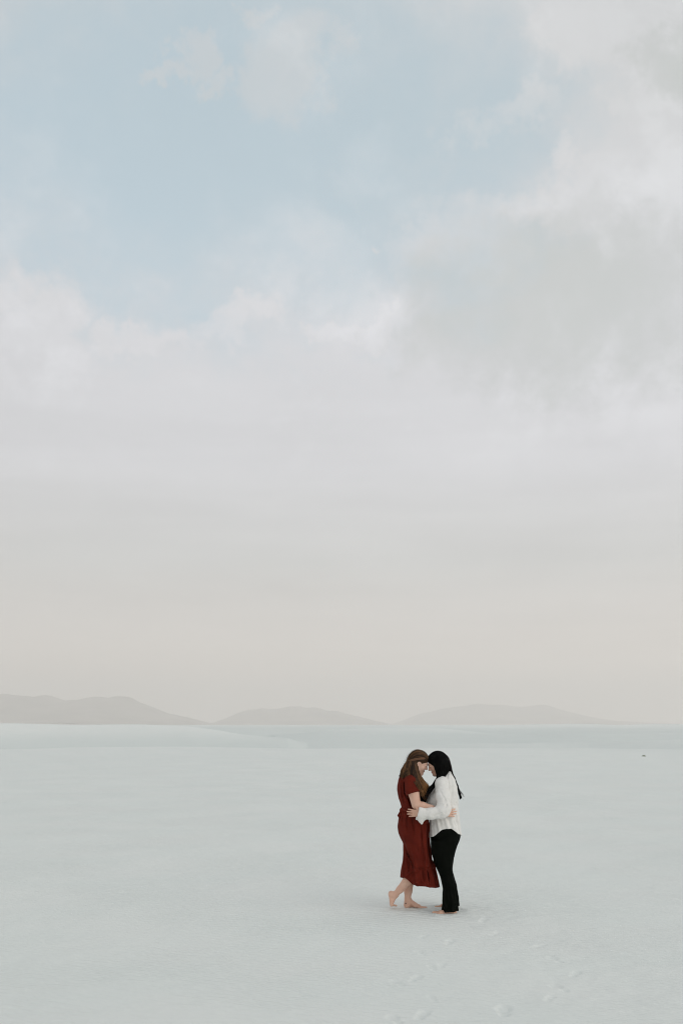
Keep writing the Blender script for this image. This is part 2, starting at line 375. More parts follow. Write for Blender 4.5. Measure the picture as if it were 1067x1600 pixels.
# ------------------------------------------------------------------ the ground: dunes of white gypsum sand
FOOTPRINTS = [  # photo spot, heading (deg), size
    (702, 1472, 75, .95), (773, 1458, 60, .75), (840, 1478, 50, .85), (867, 1499, 105, .85), (898, 1521, 65, .85), (874, 1543, 110, .85),
    (858, 1560, 70, .75), (787, 1580, 82, 1.1), (659, 1586, 70, .95), (621, 1534, 115, .8), (648, 1528, 65, .85), (675, 1512, 100, .6),
    (690, 1508, 75, .65), (657, 1489, 110, .7), (661, 1463, 65, .7), (675, 1559, 100, .6), (755, 1437, 70, .8), (617, 1593, 105, .9), (735, 1447, 110, .6)]
def smooth_line(px, pts):
    xs, ys = zip(*pts); return np.interp(px, xs, ys)
def height(x, y):
    r = np.hypot(x, y); az = CX + F_PX * x / np.maximum(np.abs(y), 1e-3)   # bearing, as a photo column
    az = np.where(y > 0, np.clip(az, -2500, 3600), 3600)
    h = 0.035 * fbm(x * 0.35, y * 0.35, 0, 2, 3) * sstep(np.hypot(x - 0.9, y - Y0), 1.5, 6) * (1 - sstep(r, 60, 120))
    h += 0.006 * fbm(x * 2.1 + 5, y * 2.1, 0, 3, 11) * (1 - sstep(r, 20, 60))
    h += 0.22 * fbm(x * 0.03 + 3, y * 0.03, 0, 2, 5) * sstep(r, 18, 60) * (1 - sstep(r, 90, 160))
    # brink of the near dune, then the hollow behind it
    brink = 78 + 7 * np.sin(x * 0.045 + 0.6) + 5 * fbm(x * 0.02, y * 0.004, 0, 2, 21)
    fall = np.where(az < 640, 6.0, 6.0 - 3.4 * sstep(az, 640, 900))
    h -= fall * sstep(r, brink, brink + 20) * (1 - 0.85 * sstep(r, 500, 1500))
    def ridge(h, D, wig, wn, wf, line, seed):
        yc = D + wig * fbm(x / (D * 0.35) + seed, 0.3, 0, 3, seed)
        top = CAM_H - (smooth_line(az, line) - HOR) * D / F_PX + 0.0032 * D * fbm(x / (D * 0.12), 0.7, 0, 2, seed + 4)
        t = r - yc
        s = np.where(t < 0, np.exp(-(np.abs(t) / wn) ** 1.7), np.exp(-(t / wf) ** 2))
        return h + np.maximum(top - h, 0) * s
    h = ridge(h, 250, 14, 48, 70, [(-3000, 1131), (-300, 1137), (0, 1134.5), (120, 1133.8), (230, 1134.8), (300, 1138), (345, 1144), (400, 1155), (450, 1166), (480, 1180), (4000, 1190)], 31)
    h = ridge(h, 430, 25, 60, 110, [(-3000, 1190), (390, 1170), (430, 1151), (500, 1144), (580, 1141), (680, 1141), (760, 1147), (900, 1153), (4000, 1150)], 37)
    h = ridge(h, 150, 10, 36, 60, [(-3000, 1190), (560, 1180), (640, 1167), (760, 1160), (830, 1158), (920, 1162), (1070, 1155), (1400, 1150), (4000, 1150)], 43)
    h = ridge(h, 900, 60, 120, 260, [(-3000, 1150), (480, 1141), (600, 1136.5), (780, 1135), (1000, 1134), (4000, 1134)], 51)
    h += 1.5 * fbm(x / 90.0, y / 60.0, 0, 3, 61) * sstep(r, 130, 320) * (1 - sstep(r, 1500, 4000))
    # footprints and scuffed sand
    near = (r < 14)
    if near.any():
        xn, yn = x[near], y[near]; d = np.zeros_like(xn)
        for (px, py, a, sc) in FOOTPRINTS:
            Y = CAM_H * F_PX / (py - HOR); X = (px - CX) * Y / F_PX
            ca, sa = math.cos(math.radians(a)), math.sin(math.radians(a))
            loc = (np.abs(xn - X) < .35) & (np.abs(yn - Y) < .35); xl, yl = xn[loc], yn[loc]
            u = (xl - X) * ca + (yl - Y) * sa; v = -(xl - X) * sa + (yl - Y) * ca
            jit = 0.25 * vnoise(xl * 22, yl * 22, 0.0, int(px))
            e1 = ((u - .05 * sc) / (.085 * sc)) ** 2 + (v / (.048 * sc)) ** 2 + jit
            e2 = ((u + .075 * sc) / (.050 * sc)) ** 2 + (v / (.036 * sc)) ** 2 + jit
            e = np.minimum(e1, e2)
            d[loc] += -0.011 * sc * (1 - sstep(e, 0.2, 1.25)) + 0.001 * sc * np.exp(-((np.sqrt(np.maximum(e, 0)) - 1.4) / 0.28) ** 2)
        # churned patch round the feet
        wgt = np.exp(-(((xn - 0.98) / 0.55) ** 2 + ((yn - Y0 + 0.02) / 0.42) ** 2))
        d += wgt * (0.014 * fbm(xn * 7, yn * 7, 0, 4, 71) - 0.002)
        trail = np.exp(-(((xn - 1.5 - 0.12 * (10 - yn)) / 0.7) ** 2)) * sstep(yn, 6, 7)
        d += trail * 0.006 * fbm(xn * 5, yn * 5, 0, 3, 77)
        h[near] += d
    # feet press slightly into the sand: keep it level right under them
    for (px, dy) in ((612, .05), (645, .12), (692, -.165), (705, -.165), (695, .16)):
        X = (px - CX) * (Y0 + dy) / F_PX
        w = np.exp(-(((x - X) / .13) ** 2 + ((y - Y0 - dy) / .075) ** 2)); h = h * (1 - w) + 0.006 * w
    return h
def build_ground():
    a_f = np.arange(-23.5, 23.5, 0.085)
    a_l = -23.5 - np.geomspace(0.12, 156.5, 60); a_r = 23.5 + np.geomspace(0.12, 156.5, 60)
    ang = np.radians(np.concatenate([a_l[::-1], a_f, a_r])); ang = ang[:-1] if abs(ang[-1] - ang[0] - 2 * math.pi) < 1e-6 else ang
    r = [0.4]
    while r[-1] < 60000:
        q = r[-1]
        r.append(q * (1.06 if q < 5 else 1.0024 if q < 13.5 else 1.005 if q < 60 else 1.0085 if q < 1200 else 1.05))
    r = np.array(r)
    R, A = np.meshgrid(r, ang, indexing='ij')
    x, y = R * np.sin(A), R * np.cos(A)
    z = height(x, y)
    V = np.stack([x, y, z], -1).reshape(-1, 3)
    nr, na = R.shape
    i = np.arange(nr - 1)[:, None] * na; j = np.arange(na)[None]; j2 = (j + 1) % na
    Q = np.stack([i + j, i + na + j, i + na + j2, i + j2], -1).reshape(-1, 4)
    V = np.vstack([V, [[0, 0, 0]]]); jj = np.arange(na)
    Q2 = np.stack([np.full(na, len(V) - 1), jj, (jj + 1) % na, (jj + 1) % na], 1)
    return V, Q, Q2
def sand_nodes(nt, b):
    geo = nt.nodes.new('ShaderNodeNewGeometry'); pos = geo.outputs['Position']
    big = noise(nt, pos, 0.6, 3); fine = noise(nt, pos, 240, 3, 0.6)
    c = mixc(nt, big.step(0.35, 0.65), (0.80, 0.83, 0.80), (0.825, 0.84, 0.81))
    c = mixc(nt, fine.step(0.2, 0.8) * 0.3, c, (0.75, 0.78, 0.76))
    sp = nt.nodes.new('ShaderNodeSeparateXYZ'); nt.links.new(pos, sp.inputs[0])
    flat = (Ex(nt, sp.outputs[2]) + (noise(nt, pos, 0.02, 4) - 0.5) * 2.5).step(1.6, -2.6)      # low ground and far dune faces greyed: their shade put into the colour
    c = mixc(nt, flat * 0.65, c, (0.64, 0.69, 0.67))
    nt.links.new(c, b.inputs['Base Color'])
    mp = nt.nodes.new('ShaderNodeMapping'); nt.links.new(pos, mp.inputs[0])
    mp.inputs['Rotation'].default_value = (0, 0, math.radians(28))
    wv = nt.nodes.new('ShaderNodeTexWave'); wv.wave_type = 'BANDS'; wv.bands_direction = 'Y'; wv.wave_profile = 'SIN'
    nt.links.new(mp.outputs[0], wv.inputs['Vector'])
    wv.inputs['Scale'].default_value = 3.6; wv.inputs['Distortion'].default_value = 4.5
    wv.inputs['Detail'].default_value = 3; wv.inputs['Detail Scale'].default_value = 0.8; wv.inputs['Detail Roughness'].default_value = 0.55
    patch = noise(nt, pos, 0.5, 2).step(0.3, 0.65)
    lump = noise(nt, pos, 5.0, 4, 0.6)
    hgt = Ex(nt, wv.outputs['Fac']) * (patch * 0.7 + 0.3) * 0.012 + lump * 0.008 + fine * 0.0015
    bump(nt, b, hgt, 0.85, 1.0)
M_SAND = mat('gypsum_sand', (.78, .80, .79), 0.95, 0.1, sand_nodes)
gv, gq, gq2 = build_ground()
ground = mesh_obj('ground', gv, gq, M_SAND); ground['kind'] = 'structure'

# ------------------------------------------------------------------ far mountains
def rock_nodes(nt, b):
    pos = nt.nodes.new('ShaderNodeNewGeometry').outputs['Position']
    n = noise(nt, pos, 0.002, 6, 0.6)
    nt.links.new(mixc(nt, n.step(0.3, 0.7), (0.27, 0.25, 0.22), (0.38, 0.35, 0.31)), b.inputs['Base Color'])
M_ROCK = mat('mountain_rock', (.2, .18, .16), 0.95, 0.1, rock_nodes)
def mountain(D, line, depth, seed):
    x0, x1 = line[0][0], line[-1][0]
    px = np.linspace(x0, x1, 320); t = np.linspace(-1, 1, 60)
    PXg, T = np.meshgrid(px, t, indexing='ij')
    prof = np.maximum(HOR - np.interp(PXg, *zip(*line)), 0) * D / F_PX + CAM_H
    prof = prof * (1 + .08 * fbm(PXg / 24.0, 0 * PXg + seed, 0, 5, seed + 3))
    ker = np.exp(-0.5 * (np.arange(-6, 7) / 0.9) ** 2); ker /= ker.sum()
    prof = np.apply_along_axis(lambda v: np.convolve(np.pad(v, 6, mode='edge'), ker, 'valid'), 0, prof)
    X = (PXg - CX) * D / F_PX
    spur = fbm(X / (depth * 0.35), T * 1.2, 0, 5, seed)
    shape = np.exp(-(np.abs(T) * 1.9) ** 1.25) * (1 + 0.30 * spur * np.minimum(np.abs(T) * 4, 1)) + 0.035 * fbm(X / (depth * .12), T * 6, 0, 4, seed + 9) * np.exp(-(T * 1.6) ** 2) * np.minimum(np.abs(T) * 6 + .25, 1)
    Z = prof * shape - 18 * np.abs(T) ** 2 - 4
    Y = D + T * depth + depth * 0.10 * spur * (1 - np.abs(T))
    V = np.stack([X, Y, Z], -1).reshape(-1, 3); n, m = X.shape
    i = np.arange(n - 1)[:, None] * m + np.arange(m - 1)[None]
    Q = np.stack([i, i + m, i + m + 1, i + 1], -1).reshape(-1, 4)
    o = mesh_obj('mountain', V, Q, M_ROCK); o['kind'] = 'structure'; return o
mountain(10500, [(-900, 1128), (-600, 1098), (-300, 1078), (-120, 1084), (0, 1083), (40, 1083), (100, 1090), (135, 1088), (175, 1085.5), (205, 1090), (225, 1099), (250, 1110), (280, 1117), (310, 1126), (340, 1134)], 2200, 3)
mountain(12500, [(320, 1134), (345, 1126), (365, 1116), (395, 1108), (430, 1105), (455, 1103), (490, 1103), (510, 1108), (535, 1114), (560, 1120), (590, 1127), (625, 1134)], 2000, 8)
mountain(14500, [(600, 1134), (628, 1126), (660, 1113), (690, 1106), (720, 1103), (745, 1101), (780, 1100), (820, 1103), (855, 1101.5), (870, 1107), (890, 1113), (920, 1120), (960, 1126), (1010, 1129), (1067, 1130.5), (1300, 1124), (1700, 1112), (2100, 1131)], 2200, 15)

# ------------------------------------------------------------------ haze
def haze_box():
    lo, hi = (-26000, -600, -30), (26000, 18500, 720)
    V = [(x, y, z) for x in (lo[0], hi[0]) for y in (lo[1], hi[1]) for z in (lo[2], hi[2])]
    Q = [(0, 1, 3, 2), (4, 6, 7, 5), (0, 4, 5, 1), (2, 3, 7, 6), (0, 2, 6, 4), (1, 5, 7, 3)]
    m = bpy.data.materials.new('haze'); m.use_nodes = True; nt = m.node_tree; nt.nodes.clear()
    o = nt.nodes.new('ShaderNodeOutputMaterial'); v = nt.nodes.new('ShaderNodeVolumePrincipled')
    v.inputs['Color'].default_value = (1.0, 0.962, 0.925, 1); v.inputs['Density'].default_value = 1.65e-4; v.inputs['Anisotropy'].default_value = 0.2
    nt.links.new(v.outputs[0], o.inputs['Volume'])
    ob = mesh_obj('haze', V, Q, m, smooth=False); ob['kind'] = 'stuff'; ob['label'] = 'pale evening haze lying over the dunes'; ob['category'] = 'haze'
haze_box()

# ------------------------------------------------------------------ people
def skin_nodes(nt, b):
    n = noise(nt, objco(nt), 14, 4, 0.55)
    nt.links.new(mixc(nt, n.step(0.3, 0.7), (0.67, 0.41, 0.305), (0.75, 0.49, 0.38)), b.inputs['Base Color'])
M_SKIN = mat('skin_fair', (.56, .33, .25), 0.55, 0.35, skin_nodes)
def skin2_nodes(nt, b):
    n = noise(nt, objco(nt), 14, 4, 0.55)
    nt.links.new(mixc(nt, n.step(0.3, 0.7), (0.63, 0.37, 0.265), (0.71, 0.45, 0.335)), b.inputs['Base Color'])
M_SKIN2 = mat('skin_warm', (.5, .28, .2), 0.55, 0.35, skin2_nodes)
M_LIP = mat('lip', (.42, .15, .13), 0.5, 0.35)
M_INK = mat('tattoo_ink', (.03, .03, .035), 0.6, 0.2)
def cloth_nodes(c1, c2, sc, bs):
    def f(nt, b):
        oc = objco(nt); n = noise(nt, oc, 9, 5, 0.6); w = noise(nt, oc, sc, 3, 0.6)
        nt.links.new(mixc(nt, n.step(0.3, 0.7), c1, c2), b.inputs['Base Color'])
        bump(nt, b, w * 0.002 + noise(nt, oc, 45, 4, 0.6) * 0.006, bs, 1.0)
        pass
    return f
M_RED = mat('rust_red_cloth', (.15, .02, .012), 0.9, 0.08, cloth_nodes((.098, .0115, .0065), (.13, .0165, .009), 400, 0.35))
M_WHITE = mat('white_cotton', (.74, .73, .70), 0.9, 0.2, cloth_nodes((.75, .74, .71), (.79, .78, .75), 400, 0.3))
M_BLACK = mat('black_cloth', (.003, .004, .003), 0.9, 0.05, cloth_nodes((.002, .003, .002), (.004, .005, .0035), 400, 0.3))
M_BUTTON = mat('button_shell', (.6, .58, .52), 0.35, 0.5)
def hair_nodes(nt, b):
    a = nt.nodes.new('ShaderNodeAttribute'); a.attribute_name = 'tint'; nt.links.new(a.outputs['Color'], b.inputs['Base Color'])
def hair_mat(name, rough, spec): return mat(name, (.05, .03, .02), rough, spec, hair_nodes)
M_HAIR1 = hair_mat('brown_hair', 0.5, 0.15); M_HAIR2 = hair_mat('black_hair', 0.5, 0.05)
def set_tint(o, cols):
    at = o.data.color_attributes.new('tint', 'FLOAT_COLOR', 'POINT')
    at.data.foreach_set('color', np.concatenate([cols, np.ones((len(cols), 1))], 1).astype(np.float32).ravel())

def person(x_px, dy, label):
    e = bpy.data.objects.new('person', None); COL.objects.link(e); e.empty_display_size = 0.2
    e.location = ((x_px - CX) * (Y0 + dy) / F_PX, Y0 + dy, 0.0)
    e['label'] = label; e['category'] = 'person'; e['group'] = 'embracing couple on the sand'
    return e
def emit(F, name, material, root, parent=None, it=1):
    V, Q = F.nets(); V = relax(V, Q, it)
    o = mesh_obj(name, V, Q, material, parent or root, True, root.location[:])
    return o, V, Q

def head(F, c, ang, side, sc=0.96):
    """side=+1 looks to +x, -1 to -x; ang = nod in degrees"""
    a = math.radians(ang); c = np.asarray(c)
    fw = np.array([side * math.cos(a), 0, -math.sin(a)]); up = np.array([side * math.sin(a), 0, math.cos(a)]); lf = np.array([0, 1.0, 0])
    A = np.array([fw, lf, up])
    def L(x, y, z): return c + sc * (fw * x + lf * y + up * z)
    def e(p, r, k=.012, mode='add'): F.ell(L(*p), [q * sc for q in r], A, k, mode)
    e((-.012, 0, .035), (.097, .076, .086)); e((.030, 0, -.035), (.064, .059, .082), .03)
    for y in (-1, 1):
        F.cone(L(-.005, y * .048, -.055), L(.072, y * .008, -.098), .022 * sc, .015 * sc, .025)
        e((.058, y * .036, -.036), (.026, .022, .022), .02)
        e((.098, y * .033, .002), (.014, .018, .011), .012, 'sub')
        e((.080, y * .032, -.001), (.0125, .017, .011), .004)
        e((-.006, y * .076, -.016), (.019, .008, .031), .006); e((-.002, y * .084, -.016), (.009, .006, .018), .006, 'sub')
        e((.100, y * .012, -.032), (.010, .008, .008), .008)
    e((.078, 0, -.098), (.018, .020, .017), .02)
    e((.083, 0, .022), (.014, .046, .010), .014)
    F.cone(L(.090, 0, .008), L(.110, 0, -.028), .007 * sc, .0095 * sc, .012)
    e((.092, 0, -.059), (.010, .022, .006), .006); e((.089, 0, -.071), (.010, .019, .0065), .006)
    return L, A
def hand(F, wrist, tip, back, thumb, sc=1.0, curl=0.25, spread=0.16):
    """wrist -> tip of the middle finger; back = out of the back of the hand; thumb = side of the thumb"""
    w = np.asarray(wrist, float); d = np.asarray(tip, float) - w; Lh = np.linalg.norm(d); d /= Lh
    b = np.asarray(back, float); b -= d * (b @ d); b /= np.linalg.norm(b)
    s = np.cross(b, d); s = s if s @ np.asarray(thumb, float) > 0 else -s
    u = Lh / 0.175
    for q in (-1, -.33, .33, 1): F.cone(w + s * q * .014 * u, w + d * .085 * u + s * q * .027 * u, .014 * u, .0115 * u, .012)
    lens = [.072, .080, .076, .060]
    for i in range(4):
        q = 1 - 2 * i / 3.0; base = w + d * (.086 - .006 * abs(q - .3)) * u + s * q * .028 * u
        dirv = d + s * q * spread; dirv /= np.linalg.norm(dirv); p = base; r = .0096 * u
        for j, fr in enumerate((.45, .32, .23)):
            dirv = dirv - b * curl * (0.6 + 0.5 * j); dirv /= np.linalg.norm(dirv)
            n = p + dirv * lens[i] * fr * u * 1.12; F.cone(p, n, r, r * .9, .004); p, r = n, r * .9
    p = w + d * .03 * u + s * .026 * u; dv = d * .75 + s * .75 - b * .1; dv /= np.linalg.norm(dv)
    n = p + dv * .042 * u; F.cone(p, n, .0125 * u, .010 * u, .010)
    dv = d * .95 + s * .35 - b * .2; dv /= np.linalg.norm(dv); n2 = n + dv * .032 * u; F.cone(n, n2, .0098 * u, .0085 * u, .004)
    F.cone(n2, n2 + (dv - b * .15) * .022 * u, .0085 * u, .007 * u, .004)
def foot(F, heel, fw, up, side, L=0.235, toe=None, zs=1.0):
    """heel = point on the sole under the heel; side = direction of the big toe"""
    fw, up, side = (np.asarray(v, float) / np.linalg.norm(v) for v in (fw, up, side)); h = np.asarray(heel, float); u = L / .24
    tf = fw if toe is None else np.asarray(toe, float) / np.linalg.norm(toe)
    tu = up if toe is None else np.cross(np.cross(tf, up), tf); tu = tu / np.linalg.norm(tu)
    Q = lambda x, y, z: h + (fw * x + side * y + up * z) * u
    F.cone(Q(.030, 0, .030), Q(.045, 0, .040), .029 * u, .030 * u, .02); F.cone(Q(.048, 0, .085), Q(.04, 0, .04), .031 * u, .03 * u, .02)
    F.cone(Q(.060, 0, .070), Q(.120, .006, .036 * zs), .030 * u, .024 * zs * u, .02)
    for y in (-.02, 0, .022): F.cone(Q(.115, y * .7, .032 * zs), Q(.165, y, .018), .020 * zs * u, .016 * u, .015)
    F.cone(Q(.045, -.012, .016), Q(.150, -.022, .014), .016 * u, .014 * u, .015)
    for i in range(5):
        y = .030 - .0145 * i; b = Q(.170 - .006 * i * .8, y, .014); r = (.0115 if i == 0 else .0078) * u
        e = b + (tf * (.062 - .008 * i) + side * y * .1) * u + tu * (-.003) * u; F.cone(b, e, r * 1.1, r, .004)

def crown(L, scale=1.0): pass
def cap(F, L, A, c, r, k=.02): F.ell(L(*c), r, A, k)

# ================= the one in the red dress
red = person(648, .08, 'barefoot person with wavy brown hair in a rust red midi dress, one heel lifted')
# dress
bod = Stack([(1207.5, 632, 650, .05), (1210.5, 627.5, 652, .10), (1214, 624.5, 654, .150), (1219, 622.3, 656, .172), (1226, 621.2, 658, .170), (1236, 620.6, 660.5, .160), (1248, 622.5, 662, .152), (1257, 626, 661, .146), (1264, 628.2, 660, .142),
             (1272, 625, 662, .155), (1280, 622.2, 669, .172), (1292, 620.8, 672, .182), (1301, 622.2, 672, .184), (1309, 625.5, 672, .178), (1317, 630, 671.8, .165), (1333, 630.5, 674.5, .150), (1350, 629.6, 677.5, .145), (1371, 627.6, 681.5, .150), (1390, 627, 685.5, .155)])
F = Field(bod.lo - .05, bod.hi + .05, 0.0045)
sl, X, Y, Z = F.region(F.lo, F.lo + F.h * F.n)
d = bod(X, Y, Z, 2.2)
def cone_d(a, b, r1, r2):
    a, b = np.asarray(a), np.asarray(b); ba = b - a
    t = np.clip(((X - a[0]) * ba[0] + (Y - a[1]) * ba[1] + (Z - a[2]) * ba[2]) / (ba @ ba), 0, 1)
    return np.sqrt((X - a[0] - t * ba[0]) ** 2 + (Y - a[1] - t * ba[1]) ** 2 + (Z - a[2] - t * ba[2]) ** 2) - (r1 + (r2 - r1) * t)
d = smin(d, cone_d(P(650, 1302, -.085), P(657.5, 1350, -.075), .100, .073), .05)
d = smin(d, cone_d(P(656, 1352, -.07), P(640, 1373, -.03), .068, .060), .04)
d = smin(d, cone_d(P(660, 1352, -.06), P(668, 1384, -.05), .07, .085), .05)
zn = np.clip((1.0 - Z) / 0.8, 0, 1)
th = bod.ang(X, Y, Z)
low = sstep(P(0, 1300)[2] - Z, 0, .35)
d = d + low * (.011 * np.sin(th * 9 + 2.2 * np.sin(Z * 4)) + .006 * np.sin(th * 17 + Z * 9 + 1))
upm = sstep(Z, P(0, 1262)[2], P(0, 1240)[2])
d = d + upm * (.0035 * np.sin(th * 11 + X * 30) + .003 * near_surface(d, X, Y, Z, lambda x, y, z: vnoise(x * 26 + z * 9, y * 26, z * 10, 4)))
wst = np.exp(-((Z - P(0, 1266)[2]) / .05) ** 2)
d = d + wst * .0045 * np.sin(th * 26 + 2 * np.sin(th * 5))
d = d + .004 * near_surface(d, X, Y, Z, lambda x, y, z: vnoise(x * 16, y * 16 + z * 6, z * 5, 9))
hx = np.array([P(p, 0)[0] for p in (627, 631, 642, 655, 668, 686)]); hz = np.array([P(0, p)[2] for p in (1371, 1369.5, 1379, 1381, 1384, 1384.2)])
hem = np.interp(X.ravel(), hx, hz).reshape(X.shape) + .006 * np.sin(th * 5 + 1) - .02 * sstep(Y - Y0, .0, .15)
F.F = d.astype(np.float32) + np.zeros(F.n, np.float32); base1 = F.F.copy()
for sd_ in (-1, 1):
    for pts, w, dep in (([(631.5, 1321), (638, 1336), (644.5, 1352)], .013, .026), ([(635, 1338), (638, 1350), (637, 1360)], .014, .020), ([(643, 1352.5), (654, 1356), (667, 1352.5)], .020, .013),
                        ([(645, 1356), (637, 1363), (630.5, 1370)], .010, -.012), ([(666.5, 1286), (669, 1318), (675.5, 1352)], .020, .034), ([(664.5, 1354), (667, 1366), (668, 1380)], .008, .018),
                        ([(640, 1374.5), (655, 1378.5), (668, 1375.5)], .009, -.010), ([(661, 1315), (663, 1335), (663.5, 1352)], .013, -.012), ([(655, 1286), (656, 1306), (658, 1330)], .011, .014),
                        ([(630.5, 1219), (632, 1238), (639, 1250), (642, 1262)], .014, .030), ([(625.5, 1222), (627, 1240), (631, 1258)], .009, .012), ([(636, 1268), (634, 1280), (635, 1296)], .009, .012), ([(643, 1268), (643, 1284), (645, 1302)], .009, .012),
                        ([(650, 1268), (651, 1280)], .008, .010), ([(628, 1272), (627, 1285)], .008, .008), ([(650, 1318), (652, 1336)], .010, .009), ([(649, 1360), (651, 1372)], .009, .012), ([(658, 1358), (660, 1374)], .008, .012), ([(676, 1350), (679, 1366), (680.5, 1382)], .008, .014)):
        F.crease([P(*p) for p in pts], w, dep * 1.4, sd_)
outer1 = F.F.copy(); FD = F; keep1 = (Z > hem - .004) & (Z < P(0, 1217)[2])
thick = .011 + .022 * sstep(Z - hem, .015, .06)
d = np.where(Z < hem + .24, np.maximum(F.F, -(np.maximum(F.F, base1) + thick)), F.F)
d = smax(d, hem - Z, .004)
neck = np.sqrt(((X - P(647, 0)[0]) / .062) ** 2 + ((Y - Y0) / .075) ** 2 + ((Z - P(0, 1204)[2]) / .062) ** 2) - 1
F.F = smax(d, -neck * .06, .006).astype(np.float32)
dress, _, _ = emit(F, 'dress', M_RED, red)
# sleeves (near and far)
def soft_sleeve(name, pts, cut_p, cut_n, parent, root, material, amp=.004, hollow=.013, seed=0, h=.0042, extra=None, folds=()):
    allp = np.array([p for p, _ in pts]); R = max(r for _, r in pts)
    F = Field(allp.min(0) - R - .06, allp.max(0) + R + .06, h); F.chain(pts, .02)
    if extra: extra(F)
    for g in folds: F.groove(*g)
    sl, X, Y, Z = F.region(F.lo, F.lo + F.h * F.n)
    F.F = F.F + near_surface(F.F, X, Y, Z, lambda x, y, z: amp * vnoise(x * 22, y * 22, z * 34, seed) + amp * .7 * vnoise(x * 48, y * 40, z * 60, seed + 1))
    n = np.asarray(cut_n, float); n /= np.linalg.norm(n); p = np.asarray(cut_p)
    t = (X - p[0]) * n[0] + (Y - p[1]) * n[1] + (Z - p[2]) * n[2]
    sh = np.where(t > -.09, np.maximum(F.F, -(F.F + hollow)), F.F)
    F.F = smax(sh, t, .003).astype(np.float32)
    return F
for sgn in (-1, 1):
    F = soft_sleeve('sleeve', [(P(644, 1217, sgn * .11), .055), (P(641.5, 1221, sgn * .145), .064), (P(645, 1238, sgn * .18), .073), (P(648, 1250, sgn * .195), .075)],
                    P(647.2, 1240.5, sgn * .18), (.28, sgn * .3, -1), dress, red, M_RED, seed=3)
    emit(F, 'sleeve', M_RED, red, dress)
# sash tied at the back of the waist
F = Field(P(612, 1292, -.2), P(668, 1252, .2), .004)
sl, X, Y, Z = F.region(F.lo, F.lo + F.h * F.n)
bd = bod(X, Y, Z, 2.2) - .007 + .002 * np.sin(Z * 420)
F.F = (smax(smax(bd, np.abs(Z - P(0, 1264.5)[2]) - .016, .006), -(bd + .014), .004) + np.zeros(F.n)).astype(np.float32)
F.cone(P(627.5, 1264, -.02), P(626, 1266, .0), .017, .015, .01)
for q, (a, b, r1, r2) in enumerate([((627.5, 1265, -.03), (621.6, 1274.5, -.05), .012, .007), ((627.5, 1265, -.03), (624.2, 1278.5, -.07), .011, .009), ((628, 1263, -.05), (630, 1278, -.11), .010, .012), ((627.5, 1265, .02), (622.5, 1276, .05), .012, .008), ((622, 1274, -.05), (624.5, 1278.8, -.07), .007, .008)]):
    F.cone(P(*a), P(*b), r1, r2, .008)
emit(F, 'sash', M_RED, red, dress)

# body: trunk and legs trimmed to lie under the dress, then neck, head, arms and feet
H1 = P(654, 1191.3, 0)
F = Field((P(598, 0, .1)[0] - .02, Y0 - .45, -.03), P(722, 1160, .40), 0.0042)
F.chain([(P(645, 1216), .070), (P(643, 1234), .092), (P(644, 1262), .092), (P(646, 1290), .115)], .05)
for sgn in (-1, 1):
    F.cone(P(645, 1217, 0), P(642, 1219, sgn * .125), .055, .050, .04)
    F.cone(P(645, 1288, sgn * .06), P(646, 1300, sgn * .08), .10, .095, .04)
F.chain([(P(648, 1302, .09), .085), (P(645, 1345, .11), .056), (P(641, 1366, .12), .054), (P(637.6, 1392, .125), .040), (P(636.2, 1408, .125), .031)], .02)
F.chain([(P(648, 1302, -.08), .088), (P(656, 1350, -.06), .056), (P(638, 1374, -.005), .052), (P(625, 1389.5, .03), .036), (P(616.5, 1398.5, .045), .029)], .02)
F.confine(FD, outer1, keep1, .014)
L1, A1 = head(F, H1, 26, +1, .95)
F.cone(L1(-.022, 0, -.05), P(645.5, 1216), .048, .056, .03)
F.chain([(P(642, 1219, -.14), .046), (P(646, 1238, -.185), .056), (P(650, 1257, -.205), .046)], .02)
F.chain([(P(651, 1258, -.205), .044), (P(660, 1259.5, -.215), .041), (P(674, 1263, -.222), .033), (P(690, 1271, -.215), .024)], .015)
hand(F, P(690, 1271.5, -.212), P(714.5, 1269.5, -.182), (0.1, -1, .1), (0, 0, 1), 1.0, .15, .16)
F.chain([(P(643, 1218, .14), .046), (P(650, 1257, .24), .042), (P(672, 1262, .235), .035), (P(692, 1268, .215), .025)], .02)
hand(F, P(692, 1268, .213), P(715, 1264, .185), (0.1, 1, .1), (0, 0, 1), 1.0, .15, .2)
foot(F, np.array([P(630.5, 1420, .125)[0], Y0 + .125, -.003]), (1, 0.05, 0), (0, 0, 1), (0, -1, 0), .240)
bh = P(606.0, 1392.0, .05); bb = P(607.5, 1416, .05)
foot(F, bh, bb - bh + np.array([.012, 0, 0]), (1, 0, .05), (0, 1, 0), .215, (1, 0.1, -.12))
body, V, Q = emit(F, 'body', [M_SKIN, M_LIP, M_INK], red)
fc = V[Q].mean(1); mi = np.zeros(len(Q), np.int32)
mi[np.linalg.norm((fc - L1(.098, 0, -.065)) * [1, .6, 1.3], axis=1) < .0135] = 1
mi[np.linalg.norm(fc - P(633.2, 1411.8, .095), axis=1) < .009] = 2
body.data.polygons.foreach_set('material_index', mi)

